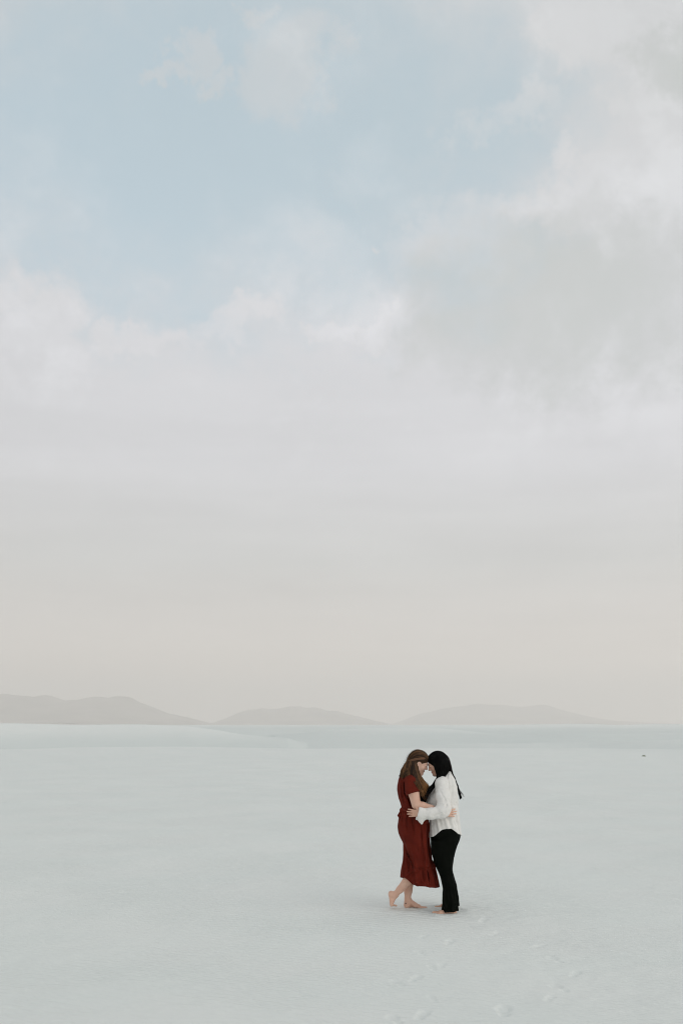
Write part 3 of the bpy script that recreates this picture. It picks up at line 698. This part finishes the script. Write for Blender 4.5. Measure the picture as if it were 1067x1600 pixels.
# brown hair: a cap, the fall down the back, locks over the shoulders
F = Field(P(612, 1262, -.27), P(676, 1166, .27), .0042)
F.ell(L1(-.014, 0, .034), (.097, .079, .091), A1, .02); F.ell(L1(-.048, 0, -.005), (.056, .075, .080), A1, .03)
F.ell(L1(.088, 0, -.055), (.080, .12, .082), A1, .012, 'sub'); F.ell(L1(.030, 0, -.075), (.045, .12, .055), A1, .012, 'sub')
for sgn in (-1, 1): F.ell(L1(.012, sgn * .085, -.022), (.022, .03, .034), A1, .008, 'sub')
back = []
for sgn in (-1, 1):
    F.chain([(P(642, 1189, sgn * .03), .030), (P(636.5, 1198, sgn * .05), .030), (P(631, 1206, sgn * .075), .026), (P(629, 1211, sgn * .09), .014)], .03)
    F.chain([(P(644.5, 1190, sgn * .055), .030), (P(644.5, 1204, sgn * .085), .030), (P(646, 1214, sgn * .135), .030), (P(652, 1226, sgn * .18), .028), (P(658, 1236, sgn * .18), .024), (P(661, 1241, sgn * .16), .012)], .03)
    F.chain([(P(648, 1196, sgn * .066), .018), (P(650.5, 1208, sgn * .085), .022), (P(655, 1218, sgn * .13), .026), (P(662, 1228, sgn * .13), .026), (P(667, 1233, sgn * .11), .012)], .025)
F.chain([(P(642, 1190, 0), .030), (P(635.5, 1201, 0), .026), (P(630.5, 1208, 0), .020)], .03)
Vm, Qm = F.nets(); Vm = relax(Vm, Qm, 1)
paths = []
top = [[(666, 1184, q * .02), (661, 1176.5, q * .03), (651, 1172.3, q * .035), (642, 1177, q * .04), (638, 1186, q * .045)] for q in (-1, -.3, .3, 1)]
topn = [[(667.5, 1187, s * .035), (660, 1180, s * .066), (651, 1178, s * .080), (643, 1183, s * .076), (639, 1190, s * .058)] for s in (-1,)]
paths.append(strands(top, 420, m=18, jit=.002))
for sgn in (-1, 1):
    side = [[(666.5, 1184, sgn * .025), (660, 1176, sgn * .045), (651, 1174, sgn * .058), (642.5, 1179, sgn * .062), (638.5, 1188, sgn * .05)],
            [(667, 1187, sgn * .040), (660, 1181, sgn * .070), (651.5, 1180, sgn * .083), (644, 1184, sgn * .078), (640, 1190, sgn * .062)],
            [(664, 1190, sgn * .052), (658, 1187, sgn * .074), (651, 1187, sgn * .083), (645, 1188.5, sgn * .078), (641, 1191, sgn * .066)]]
    paths.append(strands(side, 420, m=18, jit=.0022))
    fall = [[(639, 1187, sgn * .02), (634, 1197, sgn * .035), (630, 1204, sgn * .055), (627, 1209, sgn * .07), (625.5, 1212.5, sgn * .08)],
            [(640.5, 1189, sgn * .065), (637, 1200, sgn * .09), (635, 1207, sgn * .115), (634.5, 1211, sgn * .135), (635.5, 1215, sgn * .155)],
            [(643, 1190, sgn * .082), (641, 1203, sgn * .105), (641.5, 1212, sgn * .145), (647, 1222, sgn * .20), (653, 1234, sgn * .225)],
            [(645, 1190, sgn * .085), (645.5, 1205, sgn * .112), (648, 1217, sgn * .17), (655, 1231, sgn * .21), (660, 1243, sgn * .19)],
            [(648.3, 1195, sgn * .082), (650, 1208, sgn * .105), (654.5, 1219, sgn * .16), (662, 1229, sgn * .165), (668.5, 1234, sgn * .12)],
            [(649.5, 1198, sgn * .078), (652.5, 1210, sgn * .095), (658, 1218, sgn * .12), (664.5, 1225, sgn * .12), (669.5, 1230, sgn * .08)]]
    paths.append(strands(fall, 900, m=22, jit=.007, wave=.010, wl=.085))
paths.append(strands([[(639, 1186, -.03), (634, 1197, -.04), (630, 1204, -.06), (627, 1209, -.06), (626, 1213, -.06)], [(639, 1186, .03), (634, 1197, .04), (630, 1204, .06), (627, 1209, .06), (626, 1213, .06)]], 160, jit=.005, wave=.005))
def lay_on(F, p, lift):
    """push strands that run inside the hair mass out to its surface"""
    n, m, _ = p.shape; q = p.reshape(-1, 3).copy(); t = np.repeat(rng.uniform(.3, 1, n) * lift, m)
    G = F.F
    for _ in range(4):
        i = np.clip(np.rint((q - F.lo) / F.h).astype(int), 2, F.n - 3)
        c = lambda a, b, d: G[i[:, 0] + a, i[:, 1] + b, i[:, 2] + d]
        g = np.stack([c(2, 0, 0) - c(-2, 0, 0), c(0, 2, 0) - c(0, -2, 0), c(0, 0, 2) - c(0, 0, -2)], 1) / (4 * F.h); ln = np.linalg.norm(g, axis=1) + 1e-5
        off = q - (F.lo + i * F.h); d = c(0, 0, 0) + (g * off).sum(1)
        mv = np.clip(t - d, 0, .02); q = q + g / ln[:, None] * mv[:, None]
    q = q.reshape(n, m, 3)
    for _ in range(2): q[:, 1:-1] = .25 * q[:, :-2] + .5 * q[:, 1:-1] + .25 * q[:, 2:]
    return q
def hair_object(name, root, material, Vm, Qm, paths, colfun, r0=.0026, r1=.0009):
    Vs, Qs, C = [Vm], [Qm], [colfun(Vm, np.zeros(len(Vm)), np.full(len(Vm), .35))]; off = len(Vm)
    for q0, p in enumerate(paths):
        v, q = tubes(p, r0, r1); n, m, _ = p.shape
        t = np.broadcast_to(np.linspace(0, 1, m)[None, :, None], (n, m, 3)).reshape(-1)
        rr = np.broadcast_to(strands.tone[q0][:, None, None], (n, m, 3)).reshape(-1)
        Vs.append(v); Qs.append(q + off); C.append(colfun(v, t, rr)); off += len(v)
    o = mesh_obj(name, np.concatenate(Vs), np.concatenate(Qs), material, root, True, root.location[:])
    set_tint(o, np.concatenate(C)); strands.tone = []; return o
def brown(v, t, r):
    dark, mid, gold = np.array([.014, .008, .005]), np.array([.17, .088, .042]), np.array([.40, .19, .062])
    low = sstep(P(0, 1205)[2] - v[:, 2], 0, .20) * sstep(v[:, 0], P(645, 0)[0], P(664, 0)[0])   # lightened ends of the front locks
    c = dark + (mid - dark) * (np.clip(r * 1.15, 0, 1) ** 1.5)[:, None]
    g = np.clip(low * (.25 + .9 * r) + .15 * (r > .85), 0, 1)[:, None]
    return c * (1 - g) + gold * g
paths = [lay_on(F, p, .006) for p in paths]
tone1 = strands.tone[:len(paths)]
loose1 = np.concatenate([strands([[(666, 1182, q * .03), (655, 1172.2, q * .05), (641, 1178, q * .06), (634, 1192, q * .07), (627, 1205, q * .09)] for q in (-1, 0, 1)], 26, m=16, jit=.006), strands([[(650, 1196, -.085), (653, 1210, -.11), (661, 1221, -.15), (669, 1229, -.12), (673, 1238, -.1)], [(645, 1195, -.09), (645, 1210, -.13), (650, 1226, -.21), (657, 1240, -.22), (662, 1250, -.2)]], 26, m=16, jit=.008, wave=.01)])
strands.tone = tone1
hair1 = hair_object('hair', red, M_HAIR1, Vm, Qm, paths, brown, .0029, .0011)
lv, lq = tubes(loose1, .0014, .0006); lo1 = mesh_obj('loose_strands', lv, lq, M_HAIR1, hair1, True, red.location[:]); set_tint(lo1, np.tile([.16, .085, .04], (len(lv), 1))); lo1['kind'] = 'stuff'
# braid from temple round the back of the head, on both sides
bp = []
for sgn in (-1, 1):
    C = catmull(np.array([[P(667.3, 1185.5, sgn * .030), P(661, 1185.0, sgn * .079), P(652, 1185.8, sgn * .100), P(644, 1187.6, sgn * .094), P(636.6, 1190, sgn * .052), P(634.5, 1190.5, 0)]]), 60)[0]
    s = np.linspace(0, 1, 60)
    for q in range(3):
        ph = 2 * math.pi * (s * 9 + q / 3)
        bp.append(C + np.stack([np.zeros(60), .0045 * np.sin(2 * ph), .0075 * np.sin(ph)], 1))
bv, bq = tubes(np.array(bp), .0056, .0046, 6)
br = mesh_obj('braid', bv, bq, M_HAIR1, hair1, True, red.location[:])
set_tint(br, np.tile([.17, .088, .05], (len(bv), 1)))
def lash(name, L, parent, root, pts, r, material):
    p = np.array([[L(*q) for q in pts]]); v, q = tubes(catmull(p, 10), r, r * .5, 4); return mesh_obj(name, v, q, material, parent, True, root.location[:])
M_LASH = mat('lash', (.02, .014, .01), 0.7, 0.2)
def face_lines(L, body, root):
    for s in (-1, 1):
        lash('eyebrow', L, body, root, [(.097, s * .014, .021), (.093, s * .032, .026), (.080, s * .047, .020)], .0026, M_LASH)
        lash('eyelashes', L, body, root, [(.090, s * .019, -.004), (.093, s * .032, -.008), (.084, s * .046, -.004)], .0019, M_LASH)
face_lines(L1, body, red)

# ================= the one in the white blouse
wht = person(700, 0, 'person with straight black hair in a white blouse and black flared trousers')
# blouse
blo = Stack([(1206, 699, 704, .045), (1209, 694, 706.3, .072), (1213, 689, 708.3, .110), (1218, 684, 710.5, .150), (1225, 679, 712.5, .178), (1235, 672.5, 714.2, .182), (1245, 666.5, 715, .178), (1251, 664.2, 715.3, .174), (1257, 667, 715.5, .170), (1263, 671.5, 715.8, .170),
             (1272, 672.5, 716.2, .175), (1284, 671.5, 717, .182), (1296, 670.8, 718.6, .192), (1304, 670, 720.5, .197), (1312, 669.5, 721.5, .20)])
F = Field(blo.lo - .04, blo.hi + .04, .0045)
sl, X, Y, Z = F.region(F.lo, F.lo + F.h * F.n)
d = blo(X, Y, Z, 2.25); t = blo.ang(X, Y, Z)
d = d + near_surface(d, X, Y, Z, lambda x, y, z: .0045 * vnoise(x * 20, y * 20, z * 26, 2) + .003 * vnoise(x * 44, y * 44, z * 40, 6))
low = sstep(P(0, 1262)[2] - Z, 0, .12)
d = d + low * (.005 * np.sin(t * 13 + 2 * np.sin(Z * 14)) + .003 * np.sin(t * 23 + Z * 30))
upz = sstep(Z, P(0, 1256)[2], P(0, 1236)[2])
d = d + upz * .003 * np.sin(t * 21 + Z * 22)
hx = np.array([P(p, 0)[0] for p in (668, 672, 677, 685, 690, 695, 702, 710, 716, 722)]); hz = np.array([P(0, p)[2] for p in (1308, 1307, 1303.5, 1296, 1293, 1291.8, 1292.8, 1298, 1302.5, 1306.5)])
hem = np.interp(X.ravel(), hx, hz).reshape(X.shape) + .003 * np.sin(t * 9)
F.F = (d + np.zeros(F.n)).astype(np.float32)
for g in (([P(700, 1259, -.18), P(708, 1259, -.16), P(716, 1258.5, -.08)], .010, .010), ([P(699, 1247, -.19), P(708, 1254, -.17), P(715, 1256, -.09)], .010, .007), ([P(698, 1255, -.19), P(702, 1236, -.2), P(700, 1224, -.17)], .014, .012),
          ([P(672, 1286, -.14), P(682, 1281, -.19), P(696, 1278, -.2)], .009, .010), ([P(674, 1291, -.16), P(686, 1286, -.2), P(700, 1282, -.2)], .009, -.006), ([P(706, 1279, -.19), P(711, 1288, -.17), P(716, 1300, -.1)], .010, .006),
          ([P(668, 1256, -.10), P(674, 1259, -.15), P(680, 1260, -.18)], .012, .014), ([P(690, 1228, -.2), P(684, 1242, -.2), P(676, 1252, -.18)], .012, .007), ([P(686, 1226, -.19), P(678, 1240, -.17)], .010, -.006)):
    F.groove(*g)
outer2 = F.F.copy(); FB = F; keep2 = (Z > hem - .002) & (Z < P(0, 1221)[2])
F.F = smax(np.where(Z < hem + .05, np.maximum(F.F, -(F.F + .010)), F.F), hem - Z, .004).astype(np.float32)
blouse, _, _ = emit(F, 'blouse', M_WHITE, wht)
# trousers: hips and two flared legs
hips = Stack([(1274, 675, 715, .150), (1284, 674, 716, .155), (1292, 673, 717.5, .165), (1300, 672.3, 719, .176), (1306, 672.2, 719.3, .182), (1312, 672.8, 717.3, .184), (1319, 673.2, 714.3, .184), (1327, 673.5, 712, .18), (1336, 674.5, 709.5, .172)])
legn = Stack([(1312, 673, 716, .088, -.092), (1319, 673.5, 714, .092, -.094), (1334, 674.3, 709.5, .093, -.098), (1350, 678.5, 707, .088, -.104), (1357, 681.5, 706.2, .084, -.108), (1370, 687.3, 707.8, .078, -.118), (1388, 691.6, 711.0, .078, -.132), (1410, 691.2, 713.7, .090, -.150), (1426, 688.6, 715.2, .100, -.160)], -.10)
legf = Stack([(1312, 675, 714, .088, .092), (1334, 676, 709.5, .093, .098), (1350, 680, 707.5, .088, .104), (1357, 683, 707, .084, .108), (1370, 688.5, 709.5, .078, .118), (1388, 693, 714.0, .078, .132), (1404, 694, 716.6, .088, .146), (1417, 693, 718.4, .096, .158)], .10)
F = Field(np.minimum(hips.lo, legn.lo) - .03, np.maximum(hips.hi, legf.hi) + .03, .0045)
sl, X, Y, Z = F.region(F.lo, F.lo + F.h * F.n)
d1, d2, d3 = hips(X, Y, Z, 2.2), legn(X, Y, Z, 2.2), legf(X, Y, Z, 2.2)
def leg_folds(st, d, s):
    t = st.ang(X, Y, Z); low = sstep(P(0, 1352)[2] - Z, 0, .35)
    d = d + low * (.006 * np.sin(t * 7 + s + 1.5 * np.sin(Z * 5)) + .003 * np.sin(t * 15 + Z * 8)) + .004 * near_surface(d, X, Y, Z, lambda x, y, z: vnoise(x * 14, y * 14, z * 16, int(s * 7)))
    return d
d2, d3 = leg_folds(legn, d2, 1.0), leg_folds(legf, d3, 2.0)
zh = .020 + .008 * np.cos(legn.ang(X, Y, Z) + .3)
F.F = (smin(smin(d1 + .003 * near_surface(d1, X, Y, Z, lambda x, y, z: vnoise(x * 12, y * 12, z * 18, 5)), d2, .02), d3, .02) + np.zeros(F.n)).astype(np.float32)
for g in (([P(681, 1352, -.19), P(692, 1358, -.2), P(706, 1354, -.18)], .012, .008), ([P(684, 1362, -.18), P(696, 1364, -.2), P(707, 1359, -.18)], .010, .007), ([P(678, 1316, -.24), P(690, 1322, -.27), P(704, 1318, -.26)], .014, .006), ([P(707, 1362, -.17), P(710.5, 1386, -.20), P(712.5, 1420, -.22)], .012, -.010)):
    F.groove(*g)
F.confine(FB, outer2, keep2, .013)
outer3 = F.F.copy(); FT = F; keep3 = (Z < P(0, 1287)[2]) & (Z > .03)
legz = np.where(Y < Y0, zh, .022 + 0 * zh)
F.F = smax(np.where(Z < .22, np.maximum(F.F, -(F.F + .009 + .012 * sstep(Z, .05, .1))), F.F), legz - Z, .004).astype(np.float32)
emit(F, 'trousers', M_BLACK, wht)
# body
H2 = P(682.4, 1192.9, 0)
F = Field((P(622, 0, .1)[0] - .02, Y0 - .45, -.03), P(730, 1165, .40), 0.0042)
F.chain([(P(694, 1221), .072), (P(693, 1240), .105), (P(694, 1268), .112), (P(696, 1296), .118)], .05)
for sgn, xk, xa in ((-1, 694, 704), (1, 697, 706)):
    F.cone(P(694, 1222, 0), P(692, 1224, sgn * .13), .06, .052, .04)
    F.cone(P(696, 1292, sgn * .06), P(695, 1306, sgn * .08), .112, .10, .04)
    F.chain([(P(694, 1306, sgn * .085), .10), (P(xk - 1, 1355, sgn * .11), .058), (P(xk + 4, 1380, sgn * .13), .052), (P(xa - .5, 1412, sgn * .155), .034), (P(xa, 1416, sgn * .16), .034)], .02)
F.confine(FB, outer2, keep2, .014); F.confine(FT, outer3, keep3, .014)
L2, A2 = head(F, H2, 26, -1, .93)
F.cone(L2(-.022, 0, -.05), P(693, 1220), .048, .056, .03)
F.chain([(P(691, 1225, -.145), .046), (P(694, 1246, -.22), .046), (P(695, 1266, -.29), .040), (P(676, 1271, -.315), .036), (P(658.5, 1271.5, -.285), .025)], .02)
hand(F, P(658.0, 1271.3, -.283), P(634.5, 1269.8, -.195), (-.35, -1, .1), (0, 0, 1), 1.0, .10, .13)
F.chain([(P(691, 1225, .145), .046), (P(694, 1246, .22), .046), (P(694, 1266, .29), .040), (P(676, 1271, .30), .036), (P(658, 1271, .27), .025)], .02)
hand(F, P(658, 1271, .268), P(634, 1268, .195), (-.3, 1, .1), (0, 0, 1), 1.0, .1, .15)
for sgn in (-1, 1):
    foot(F, np.array([P(713.6 if sgn < 0 else 716.2, 0, sgn * .16)[0], Y0 + sgn * .16, -.006]), (-1, sgn * .12, 0), (0, 0, 1), (0, -sgn, 0), .250, None, .72)
body2, V, Q = emit(F, 'body', [M_SKIN2, M_LIP], wht)
fc = V[Q].mean(1); mi = np.zeros(len(Q), np.int32)
mi[np.linalg.norm((fc - L2(.098, 0, -.065)) * [1, .6, 1.3], axis=1) < .0135] = 1
body2.data.polygons.foreach_set('material_index', mi)
face_lines(L2, body2, wht)

# sleeves with loose turned cuffs
for sgn in (-1, 1):
    def cuffy(F, s=sgn):
        F.cone(P(655, 1269, s * .30), P(657.5, 1281, s * .312), .036, .026, .02)
    F = soft_sleeve('sleeve', [(P(691, 1222, sgn * .115), .060), (P(690, 1226, sgn * .16), .070), (P(692, 1246, sgn * .225), .073), (P(693.5, 1264, sgn * .29), .068), (P(690, 1268.5, sgn * .305), .067), (P(672, 1271.5, sgn * .318), .057), (P(657, 1272.5, sgn * .298), .054), (P(645, 1272.5, sgn * .28), .054)],
                    P(656.5, 1272, sgn * .30), (-1, 0, .22), blouse, wht, M_WHITE, amp=.0042, seed=12, extra=cuffy, folds=(([P(690, 1256, sgn * .355), P(683, 1264, sgn * .375), P(676, 1267, sgn * .375)], .010, .010), ([P(697, 1259, sgn * .345), P(690, 1270, sgn * .37), P(678, 1275, sgn * .37)], .010, .009), ([P(686, 1234, sgn * .26), P(694, 1248, sgn * .30), P(697, 1258, sgn * .33)], .012, .008), ([P(672, 1265, sgn * .37), P(666, 1274, sgn * .375)], .010, .005)))
    sleeve, _, _ = emit(F, 'sleeve', M_WHITE, wht, blouse)
    F = soft_sleeve('cuff', [(P(662, 1272, sgn * .307), .061), (P(655, 1271.5, sgn * .297), .060), (P(644, 1271.5, sgn * .28), .060)], P(652.2, 1270, sgn * .295), (-1, 0, .30), blouse, wht, M_WHITE, amp=.003, hollow=.014, seed=17,
                    extra=lambda F, s=sgn: F.chain([(P(656, 1272, s * .31), .050), (P(658, 1281, s * .315), .028), (P(658.8, 1286.5, s * .318), .011)], .02))
    sl, X, Y, Z = F.region(F.lo, F.lo + F.h * F.n)
    F.F = smax(F.F, (X - P(661.5, 0)[0]) + 0 * Y + .25 * (Z - P(0, 1272)[2]) * 0, .004).astype(np.float32)
    F.F = np.maximum(F.F, -(np.sqrt((Y - P(0, 1272, sgn * .30)[1]) ** 2 + (Z - P(0, 1272, sgn * .3)[2]) ** 2) - .050) + 0 * X).astype(np.float32)
    emit(F, 'cuff', M_WHITE, wht, blouse)
# collar
F = Field(P(676, 1232, -.16), P(716, 1196, .16), .004)
F.chain([(P(702.5, 1207.5, -.02), .016), (P(700.5, 1210.5, -.062), .014), (P(694, 1215.5, -.085), .013), (P(687, 1221, -.075), .012), (P(683.5, 1224, -.055), .009)], .012)
F.chain([(P(702.5, 1207.5, .02), .016), (P(700.5, 1210.5, .062), .014), (P(694, 1215.5, .085), .013), (P(687, 1221, .075), .012), (P(683.5, 1224, .055), .009)], .012)
F.cone(P(702.5, 1207.5, -.02), P(702.5, 1207.5, .02), .016, .016, .01)
F.chain([(P(704, 1210.5, -.02), .012), (P(702, 1214.5, -.075), .011), (P(695, 1219.5, -.10), .010)], .015); F.chain([(P(704, 1210.5, .02), .012), (P(702, 1214.5, .075), .011), (P(695, 1219.5, .10), .010)], .015)
F.cone(P(704, 1210.5, -.02), P(704, 1210.5, .02), .012, .012, .01)
emit(F, 'collar', M_WHITE, wht, blouse)

# black hair
F = Field(P(648, 1272, -.24), P(728, 1166, .24), .0042)
F.ell(L2(-.018, 0, .034), (.102, .084, .092), A2, .02); F.ell(L2(-.045, 0, -.01), (.068, .086, .085), A2, .03)
F.ell(L2(.102, 0, -.055), (.072, .074, .105), A2, .012, 'sub')
for sgn in (-1, 1):
    F.chain([(P(687, 1188, sgn * .062), .040), (P(688, 1200, sgn * .075), .046), (P(688, 1209, sgn * .085), .036), (P(686, 1216, sgn * .098), .024)], .03)
    F.chain([(P(693, 1190, sgn * .055), .045), (P(695, 1201, sgn * .062), .038), (P(693, 1209, sgn * .085), .024)], .03)
    F.chain([(P(680, 1188, sgn * .055), .028), (P(681.5, 1197, sgn * .082), .020), (P(684.5, 1207, sgn * .095), .022)], .02)
    F.chain([(P(686.3, 1214, sgn * .098), .024), (P(681.5, 1221.5, sgn * .135), .019), (P(673.5, 1231, sgn * .155), .018), (P(666, 1240, sgn * .15), .022), (P(661.5, 1248, sgn * .125), .024), (P(661.5, 1257, sgn * .11), .014)], .02)
F.chain([(P(696, 1187, 0), .038), (P(699, 1197, .0), .024), (P(704.3, 1206, -.005), .014), (P(709.3, 1216, -.015), .0095), (P(714.2, 1228, -.02), .0085), (P(717.3, 1240, -.03), .008), (P(718, 1248, -.03), .004)], .02)
Vm, Qm = F.nets(); Vm = relax(Vm, Qm, 1)
paths = []
paths.append(strands([[(672, 1184, q * .02), (679, 1176.5, q * .035), (688, 1174.3, q * .04), (697, 1181, q * .045), (701.5, 1192, q * .045), (703, 1203, q * .04)] for q in (-1, -.3, .3, 1)], 260, jit=.0015))
for sgn in (-1, 1):
    fall = [[(690, 1175.5, sgn * .03), (696.3, 1182, sgn * .056), (700, 1193, sgn * .072), (700.3, 1202, sgn * .074), (698, 1209, sgn * .08), (693, 1214, sgn * .10)],
            [(687, 1175, sgn * .025), (691, 1184, sgn * .085), (693, 1197, sgn * .105), (692, 1208, sgn * .112), (689, 1215, sgn * .12), (685, 1220, sgn * .14)],
            [(683, 1175.5, sgn * .025), (684, 1185, sgn * .085), (686, 1198, sgn * .112), (687.5, 1208, sgn * .118), (685.5, 1216, sgn * .13), (680, 1224, sgn * .158)],
            [(677, 1178, sgn * .025), (676, 1187, sgn * .070), (679.5, 1198, sgn * .090), (684, 1209, sgn * .108), (683.5, 1216.5, sgn * .125), (678, 1225, sgn * .155)]]
    paths.append(strands(fall, 420, m=16, jit=.003))
    lock = [[(685, 1208, sgn * .11), (683, 1219, sgn * .135), (676, 1228, sgn * .165), (668, 1237, sgn * .165), (662.5, 1246, sgn * .14), (661, 1259, sgn * .12)],
            [(688, 1208, sgn * .11), (686.5, 1219.5, sgn * .14), (679, 1229, sgn * .172), (671, 1239, sgn * .168), (664.5, 1249, sgn * .135), (662.5, 1260, sgn * .11)]]
    paths.append(strands(lock, 170, m=16, jit=.003))
paths.append(strands([[(700, 1192, -.01), (704.5, 1206, -.015), (710, 1218, -.02), (714.5, 1230, -.03), (717.8, 1242, -.035), (718.3, 1249, -.035)], [(700.5, 1192, -.03), (705, 1206, -.03), (711, 1218, -.03), (715.5, 1230, -.035), (719, 1241, -.04), (720.5, 1246, -.04)]], 110, m=16, jit=.0025))
fly = strands([[(704, 1204, -.01), (709, 1217, -.02), (714, 1228, -.03), (720, 1236, -.04), (725, 1241, -.05)], [(704, 1204, -.01), (709.5, 1218, -.02), (714, 1231, -.03), (719, 1242, -.04), (722, 1249, -.05)]], 16, m=16, jit=.006)
def black(v, t, r): return np.array([.0025, .0025, .0025]) * (0.7 + 0.9 * r)[:, None]
strands.tone = strands.tone[:len(paths)]; paths = [lay_on(F, p, .004) for p in paths]
loose2 = strands([[(690, 1175, q * .03), (699, 1183, q * .06), (703.5, 1196, q * .07), (706, 1208, q * .06), (709.5, 1219, q * .05)] for q in (-1, -.2, .6, 1)], 26, m=16, jit=.006)
hair2 = hair_object('hair', wht, M_HAIR2, Vm, Qm, paths, black)
fly = np.concatenate([fly, loose2]); fv, fq = tubes(fly, .0012, .0005); fo = mesh_obj('loose_strands', fv, fq, M_HAIR2, hair2, True, wht.location[:]); set_tint(fo, np.tile([.02, .012, .012], (len(fv), 1)))
fo['kind'] = 'stuff'

# ------------------------------------------------------------------ two small dry shrubs on the sand
M_TWIG = mat('dry_twig', (.30, .21, .12), 0.9, 0.1); M_LEAF = mat('dry_leaf', (.26, .18, .08), 0.9, 0.1); M_LEAF2 = mat('grey_green_leaf', (.50, .53, .42), 0.9, 0.1)
def shrub(px, py, D, w, h, leafm, label):
    x = (px - CX) * D / F_PX; z = float(height(np.array([[x]]), np.array([[D]]))[0, 0])
    e = bpy.data.objects.new('desert_shrub', None); COL.objects.link(e); e.location = (x, D, z - .02)
    e['label'] = label; e['category'] = 'shrub'; e['group'] = 'dry shrubs on the sand'
    n = 46; a = rng.uniform(0, 6.28, n); rr = w * .5 * np.sqrt(rng.uniform(.02, 1, n)); hh = h * rng.uniform(.5, 1.05, n) * (1 - .5 * (rr / (w * .5)) ** 2)
    C = np.stack([np.stack([.05 * np.cos(a), .05 * np.sin(a), 0 * a], 1), np.stack([rr * .5 * np.cos(a), rr * .5 * np.sin(a), hh * .6], 1), np.stack([rr * np.cos(a), rr * np.sin(a), hh], 1)], 1)
    v, q = tubes(catmull(C, 7), .008, .003, 4); mesh_obj('stem', v, q, M_TWIG, e)
    m = 420; k = rng.integers(0, n, m); t = rng.uniform(.35, 1, m)[:, None]
    p = C[k, 1] * (1 - t) + C[k, 2] * t + rng.normal(0, .03, (m, 3)); p[:, 2] = np.maximum(p[:, 2], .02)
    u = rng.normal(0, 1, (m, 3)); u /= np.linalg.norm(u, axis=1)[:, None]; w2 = np.cross(u, rng.normal(0, 1, (m, 3))); w2 /= np.linalg.norm(w2, axis=1)[:, None]
    V = np.stack([p - u * .035, p + w2 * .013, p + u * .035, p - w2 * .013], 1).reshape(-1, 3)
    mesh_obj('foliage', V, np.arange(4 * m).reshape(-1, 4), leafm, e)
shrub(10, 1171, 74, .52, .16, M_LEAF, 'low tan dry shrub on the dune brink at the far left edge')
shrub(1005, 1183, 60, .10, .035, M_LEAF2, 'tiny grey green shrub alone on the open sand at the right')
